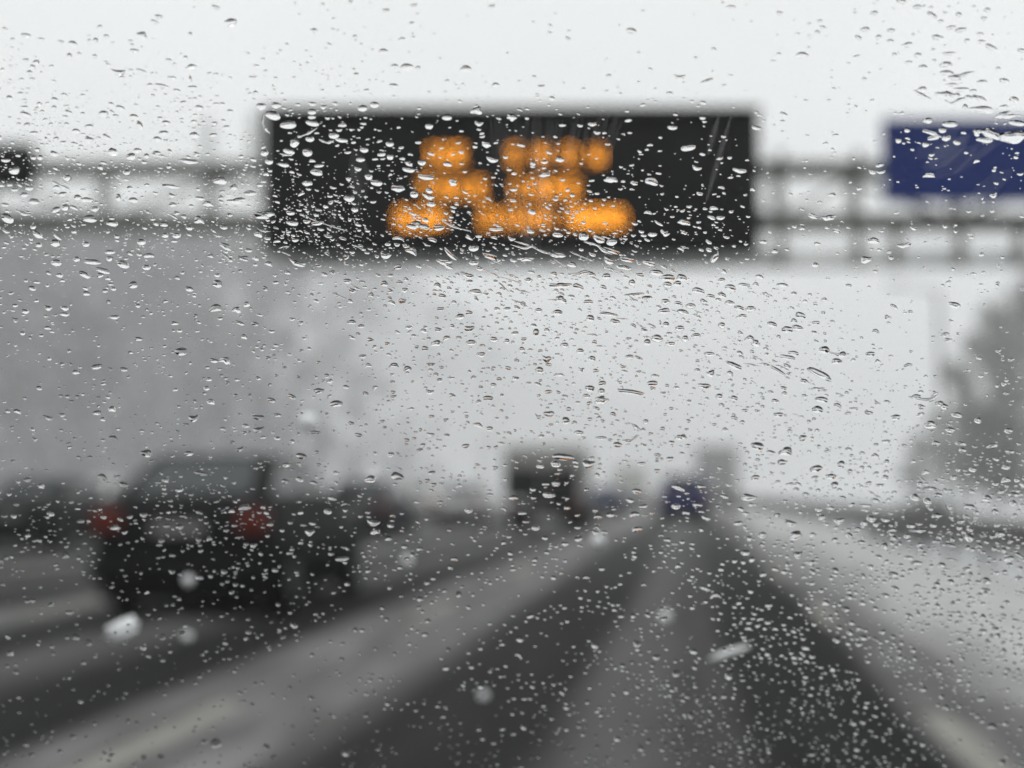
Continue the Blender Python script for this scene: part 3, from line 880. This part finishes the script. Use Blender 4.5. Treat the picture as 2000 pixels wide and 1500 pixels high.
for row in SEEN.split('\n'):
    for s in row.split(';'):
        x, y, a, b_, tl__ = map(float, s.split())
        steep = rng.choice((1.0, .9, .65, .5)) if a < 20 and b_ > 7 else rng.choice((.85, .6, .45, .38))
        if y < 330: steep = rng.uniform(.55, .82)
        drops.append([x, y, a * 1.12, b_ * 1.2, tl__, steep, .10, 0.0])
ND = len(drops)

DENS = [[7, 6, 3, 7, 2, 2, 1, 1.5, 4, 4], [26, 20, 18, 18, 8, 6, 6, 4, 6, 8], [22, 22, 28, 32, 32, 32, 18, 8, 7, 4], [8, 9, 15, 16, 26, 28, 24, 14, 6, 5],
        [12, 12, 14, 13, 16, 22, 24, 26, 20, 18], [16, 18, 24, 14, 14, 14, 16, 26, 42, 42], [6, 7, 10, 7, 7, 9, 12, 18, 28, 42], [6, 4, 4, 5, 8, 12, 24, 32, 18, 7]]
DENS = np.array(DENS)


def dens(x, y):
    fx = min(8.999, max(0, x / 200 - .5)); fy = min(6.999, max(0, y / 187.5 - .5))
    i, j = int(fx), int(fy); a, b_ = fx - i, fy - j
    d = DENS
    v = d[j, i] * (1 - a) * (1 - b_) + d[j, i + 1] * a * (1 - b_) + d[j + 1, i] * (1 - a) * b_ + d[j + 1, i + 1] * a * b_
    if y < 70 and x < 600: v *= .15
    return v


def band(x):   # the ridge of water pushed up by the wiper
    return np.interp(x, [0, 300, 500, 900, 1300, 1500, 1650, 1800, 2000], [360, 400, 420, 480, 540, 640, 800, 980, 1090])


PH_ = [(rng.uniform(.012, .05), rng.uniform(.012, .05), rng.uniform(0, 6.3)) for _ in range(9)]


def clump(x, y):
    v = sum(math.sin(a * x * .8 + b_ * y * 1.3 + c_) if k % 2 else math.sin(a * x * .8 - b_ * y * 1.3 + c_) for k, (a, b_, c_) in enumerate(PH_))
    return min(1.5, max(.25, 1 + .28 * v))


grid = {}


def free(x, y, r):
    k = (int(x // 40), int(y // 40))
    for i in (-1, 0, 1):
        for j in (-1, 0, 1):
            for q in grid.get((k[0] + i, k[1] + j), ()):
                if abs(q[0] - x) < (q[2] + r) and abs(q[1] - y) < (q[3] + r * .55): return False
    return True


def put(d):
    grid.setdefault((int(d[0] // 40), int(d[1] // 40)), []).append((d[0], d[1], d[2] / 2, d[3] / 2))


# drops that ran together into flat, ragged patches
for k in range(46):
    x = rng.uniform(0, 2000); y = band(x) + rng.gauss(10, 50)
    if k > 34: x, y = rng.uniform(1780, 2010), rng.uniform(150, 290)
    d = [x, y, rng.uniform(18, 40), rng.uniform(7, 13), rng.gauss(12, 10), rng.uniform(.35, .7), .26, rng.gauss(0, .12)]
    if free(x, y, d[2] / 2): drops.append(d)
for d in drops: put(d)
tries = 0
while len(drops) < 10500 and tries < 300000:
    tries += 1
    x, y = rng.uniform(-160, 2160), rng.uniform(-120, 1620)
    if rng.random() > dens(x, y) * clump(x, y) / 44: continue
    nb = abs(y - band(x))
    if y < 1050:
        wd = math.exp(rng.gauss(math.log(6.9), .56))
        asp = rng.uniform(1.5, 2.5)
    else:
        wd = math.exp(rng.gauss(math.log(7.0), .36))
        asp = rng.uniform(1.15, 1.9)
    tilt = rng.gauss(4, 9)
    if nb < 110 and y < 800: tilt = rng.gauss(14, 9); wd *= 1.12
    if y < 200: asp *= 1.05
    wd = max(3.2, min(26, wd))
    if not free(x, y, wd / 2): continue
    q = rng.random()
    steep = rng.uniform(.75, 1.05) if q < .30 else rng.uniform(.5, .75) if q < .62 else rng.uniform(.30, .5)
    if y < 330: steep = rng.uniform(.5, .82)
    if x > 1450 and 930 < y < 1290: steep = rng.uniform(.7, 1.1); wd *= 1.25
    if y > 1050: steep = rng.uniform(.34, .62) if rng.random() < .8 else rng.uniform(.6, .85)
    d = [x, y, wd, wd / asp, tilt, steep, rng.uniform(.08, .24), rng.gauss(0, .16)]
    drops.append(d); put(d)
print('drops', len(drops), tries)
# very fine spray in the ridge
fine = []
for k in range(9000):
    x = rng.uniform(-60, 2060)
    q = rng.random()
    if q < .62:
        y = band(x) + rng.gauss(0, 75)
        if x > 700 and rng.random() < .6: continue
    else:
        y = rng.uniform(200, 1500)
        if rng.random() > dens(x, y) / 30: continue
    wd = rng.uniform(1.6, 3.8)
    if not free(x, y, wd * .5): continue
    fine.append([x, y, wd, wd / rng.uniform(1.0, 1.6), rng.gauss(8, 10), rng.uniform(.25, .8), .1, 0])
    if len(fine) >= 3000: break


def drop_mesh(d, rings, segs):
    """A sessile drop: flat against the glass, domed on the far side."""
    x, y, wd, ht, tilt, steep, wob, bend = d
    th = np.linspace(0, 2 * math.pi, segs, endpoint=False)
    rad = np.ones(segs)
    for k_ in (2, 3, 5):
        rad += wob * nr.normal() / k_ ** .7 * np.cos(k_ * th + nr.uniform(0, 6.28))
    rad = np.clip(rad, .55, 1.5)
    ct, st__ = math.cos(R(tilt)), math.sin(R(tilt))
    ox, oy = np.cos(th) * rad * wd / 2, np.sin(th) * rad * ht / 2
    rr = np.sin(np.linspace(0, 1, rings + 1)[1:] * math.pi / 2)
    PX = rr[:, None] * ox; PY = rr[:, None] * oy + bend * ht * ((rr[:, None] * np.cos(th) * rad) ** 2 - .3)
    QX, QY = x + PX * ct - PY * st__, y + PX * st__ + PY * ct
    H = steep * min(wd, ht) / 2 * D0 / F
    hh = H * np.sqrt(np.clip(1 - .985 * rr ** 2, 0, 1)) if steep > .82 else H * (1 - rr ** 2)
    hh = hh - hh[-1]
    base = on_pane(QX.ravel(), QY.ravel())
    cen = on_pane(np.array([x - bend * ht * -.3 * 0 + (-.3 * bend * ht) * -st__]), np.array([y + (-.3 * bend * ht) * ct]))
    top = base + np.repeat(hh, segs)[:, None] * N_OUT
    apex = cen + (H - (H * math.sqrt(.015) if steep > .82 else 0)) * N_OUT
    rim = base[-segs:]
    V = np.concatenate([apex, top, rim])
    Fc = []
    for i in range(segs):
        j = (i + 1) % segs
        Fc.append((0, 1 + i, 1 + j))
        for r_ in range(rings - 1):
            a = 1 + r_ * segs
            Fc.append((a + i, a + segs + i, a + segs + j, a + j))
    nS = len(Fc)
    b0 = 1 + rings * segs
    Fc.append(tuple(range(b0 + segs - 1, b0 - 1, -1)))
    return V + N_OUT * .0002, Fc, nS


def streak_mesh(pts, wpx, steep, segs=7):
    """A thin run of water along a bent line."""
    P = np.array(pts, float)
    s = np.linspace(0, len(P) - 1, 6 * (len(P) - 1) + 1)
    X = np.interp(s, range(len(P)), P[:, 0]); Y = np.interp(s, range(len(P)), P[:, 1])
    n_ = len(s)
    for _ in range(3):
        X[1:-1] = (X[:-2] + 2 * X[1:-1] + X[2:]) / 4; Y[1:-1] = (Y[:-2] + 2 * Y[1:-1] + Y[2:]) / 4
    d = np.stack([np.gradient(X), np.gradient(Y)], 1); d /= np.linalg.norm(d, axis=1)[:, None] + 1e-9
    wv = wpx * np.clip(np.sin(np.linspace(0.02, math.pi - .02, n_)), .05, 1) ** .5 * (1 + .35 * np.sin(np.linspace(0, nr.uniform(6, 14), n_) + nr.uniform(0, 6)))
    tt = np.linspace(-1, 1, segs)
    V = []
    for k in range(n_):
        q = np.stack([X[k] - d[k, 1] * tt * wv[k] / 2, Y[k] + d[k, 0] * tt * wv[k] / 2], 1)
        b_ = on_pane(q[:, 0], q[:, 1])
        V.append(b_ + (steep * wv[k] / 2 * D0 / F * (1 - tt ** 2))[:, None] * N_OUT)
    V = np.concatenate(V)
    Fc = []
    for k in range(n_ - 1):
        for i in range(segs - 1):
            a = k * segs + i; Fc.append((a, a + segs, a + segs + 1, a + 1))
    nS = len(Fc)
    lo = len(V)
    B = np.concatenate([V[0::segs], V[segs - 1::segs]])
    for k in range(n_ - 1):
        Fc.append((lo + k, lo + n_ + k, lo + n_ + k + 1, lo + k + 1))
    return np.concatenate([V, B]) + N_OUT * .0002, Fc, nS


streaks = [([(997, 478), (1025, 486), (1040, 480), (1056, 490)], 4.5, .5), ([(1003, 471), (1030, 478), (1060, 492), (1085, 500)], 4, .4),
           ([(1140, 472), (1165, 478), (1180, 490), (1196, 498)], 6, .5), ([(1113, 492), (1140, 503), (1160, 511)], 3, .4), ([(1080, 505), (1095, 515), (1109, 523)], 3, .4),
           ([(955, 506), (970, 512), (980, 517)], 3, .4), ([(940, 525), (965, 536), (975, 541)], 3.4, .4), ([(975, 541), (1000, 548), (1020, 555)], 3, .4),
           ([(1112, 534), (1130, 536), (1140, 532), (1152, 532), (1160, 537)], 6, .35), ([(515, 222), (512, 240), (520, 255), (528, 262)], 4, .6),
           ([(620, 250), (600, 262), (588, 266)], 4, .5), ([(622, 272), (640, 280), (652, 274)], 5, .4), ([(545, 300), (562, 304), (572, 302)], 4, .4),
           ([(1225, 825), (1240, 832), (1250, 840), (1262, 840)], 4.5, .6), ([(1215, 860), (1232, 862), (1246, 850)], 4.5, .6), ([(1775, 775), (1800, 780), (1820, 782), (1835, 770)], 7, .3),
           ([(95, 352), (115, 362), (136, 370)], 6, .3), ([(30, 410), (45, 418), (62, 420)], 6, .3), ([(600, 425), (640, 440), (680, 452)], 3, .4), ([(860, 430), (890, 445), (920, 452)], 4, .4),
           ([(1620, 688), (1640, 694), (1660, 692)], 5, .3), ([(1840, 146), (1866, 151), (1900, 145)], 7, .3), ([(1845, 196), (1858, 204), (1872, 198)], 6, .35)]
for k in range(85):
    x = rng.uniform(0, 1560) if k < 65 else rng.uniform(1450, 2000); y = band(x) + rng.gauss(30, 60)
    ln = rng.uniform(10, 34); an = R(rng.gauss(20, 10))
    n_ = rng.randint(3, 4)
    streaks.append(([(x + ln * q / (n_ - 1) * math.cos(an), y + ln * q / (n_ - 1) * math.sin(an) + rng.uniform(-2.2, 2.2)) for q in range(n_)], rng.uniform(1.6, 4.2), rng.uniform(.3, .7)))


def link_drop(name, V, Fc, nS, own=True):
    me = bpy.data.meshes.new(name)
    c = V.mean(0) if own else np.zeros(3)
    me.from_pydata((V - c).tolist(), [], Fc)
    smf = [i < nS for i in range(len(Fc))] if isinstance(nS, int) else nS
    me.polygons.foreach_set('use_smooth', smf)
    me.materials.append(wm)
    o = bpy.data.objects.new(name, me); COL.objects.link(o); o.location = c
    return o


def behind(x, y):
    if 516 < x < 1484 and 220 < y < 490: return 'before the black message sign'
    if x > 1727 and 230 < y < 392: return 'before the blue direction sign'
    if y < 320: return 'against the white sky, left half' if x < 1000 else 'against the white sky, right half'
    if y < 520: return 'left of the black message sign' if x < 516 else 'right of the black message sign' if x > 1484 else 'just under the message sign'
    if y < 880: return 'against the misty slope on the left' if x < 850 else 'against the pale mist in the middle' if x < 1560 else 'against the trees at the right'
    if x < 700: return 'before the black hatchback'
    if x > 1450: return 'before the crash barrier'
    return 'before the slushy lanes ahead'


def shown(d): return -30 < d[0] < 2030 and -20 < d[1] < 1520


order = sorted(range(len(drops)), key=lambda i: -(drops[i][2] * drops[i][3]) if shown(drops[i]) else 0)
single = set(order[:300])
VV, FF, SM, off = [], [], [], 0
for i, d in enumerate(drops):
    if i in single:
        V, Fc, nS = drop_mesh(d, 7, 28)
        o = link_drop('raindrop', V, Fc, nS)
        asp = d[2] / d[3]
        kind = 'large long flat' if asp > 2.6 else 'large beaded round' if d[5] >= .6 else 'large shallow oval'
        b_ = behind(d[0], d[1])
        tag(o, f'{kind} raindrop on the windscreen {b_}', 'raindrop', f'{kind} raindrops {b_}')
    else:
        V, Fc, nS = drop_mesh(d, 5, 16) if d[2] > 6 else drop_mesh(d, 4, 12)
        VV.append(V); FF += [tuple(k + off for k in f) for f in Fc]; SM += [j < nS for j in range(len(Fc))]; off += len(V)
for d in fine:
    V, Fc, nS = drop_mesh(d, 2, 8)
    VV.append(V); FF += [tuple(k + off for k in f) for f in Fc]; SM += [j < nS for j in range(len(Fc))]; off += len(V)
for p_, w__, s__ in streaks:
    V, Fc, nS = streak_mesh(p_, w__, s__)
    VV.append(V); FF += [tuple(k + off for k in f) for f in Fc]; SM += [j < nS for j in range(len(Fc))]; off += len(V)
o = link_drop('fine_rain', np.concatenate(VV), FF, SM, own=False)
tag(o, 'thousands of small raindrops and thin water runs scattered over the windscreen', 'rain', kind='stuff')

# ------------------------------------------------------------------ snowy air
hm = bpy.data.materials.new('snowy air'); hm.use_nodes = True
for n in list(hm.node_tree.nodes): hm.node_tree.nodes.remove(n)
pv = hm.node_tree.nodes.new('ShaderNodeVolumePrincipled')
pv.inputs['Color'].default_value = (0.97, 0.97, 0.975, 1)
pv.inputs['Density'].default_value = 0.0010
om = hm.node_tree.nodes.new('ShaderNodeOutputMaterial'); hm.node_tree.links.new(pv.outputs[0], om.inputs['Volume'])
hb = MB().box((0, 1490, 90), (3900, 3260, 184))
tag(hb.build('haze', hm), 'snow filled misty air', kind='stuff')
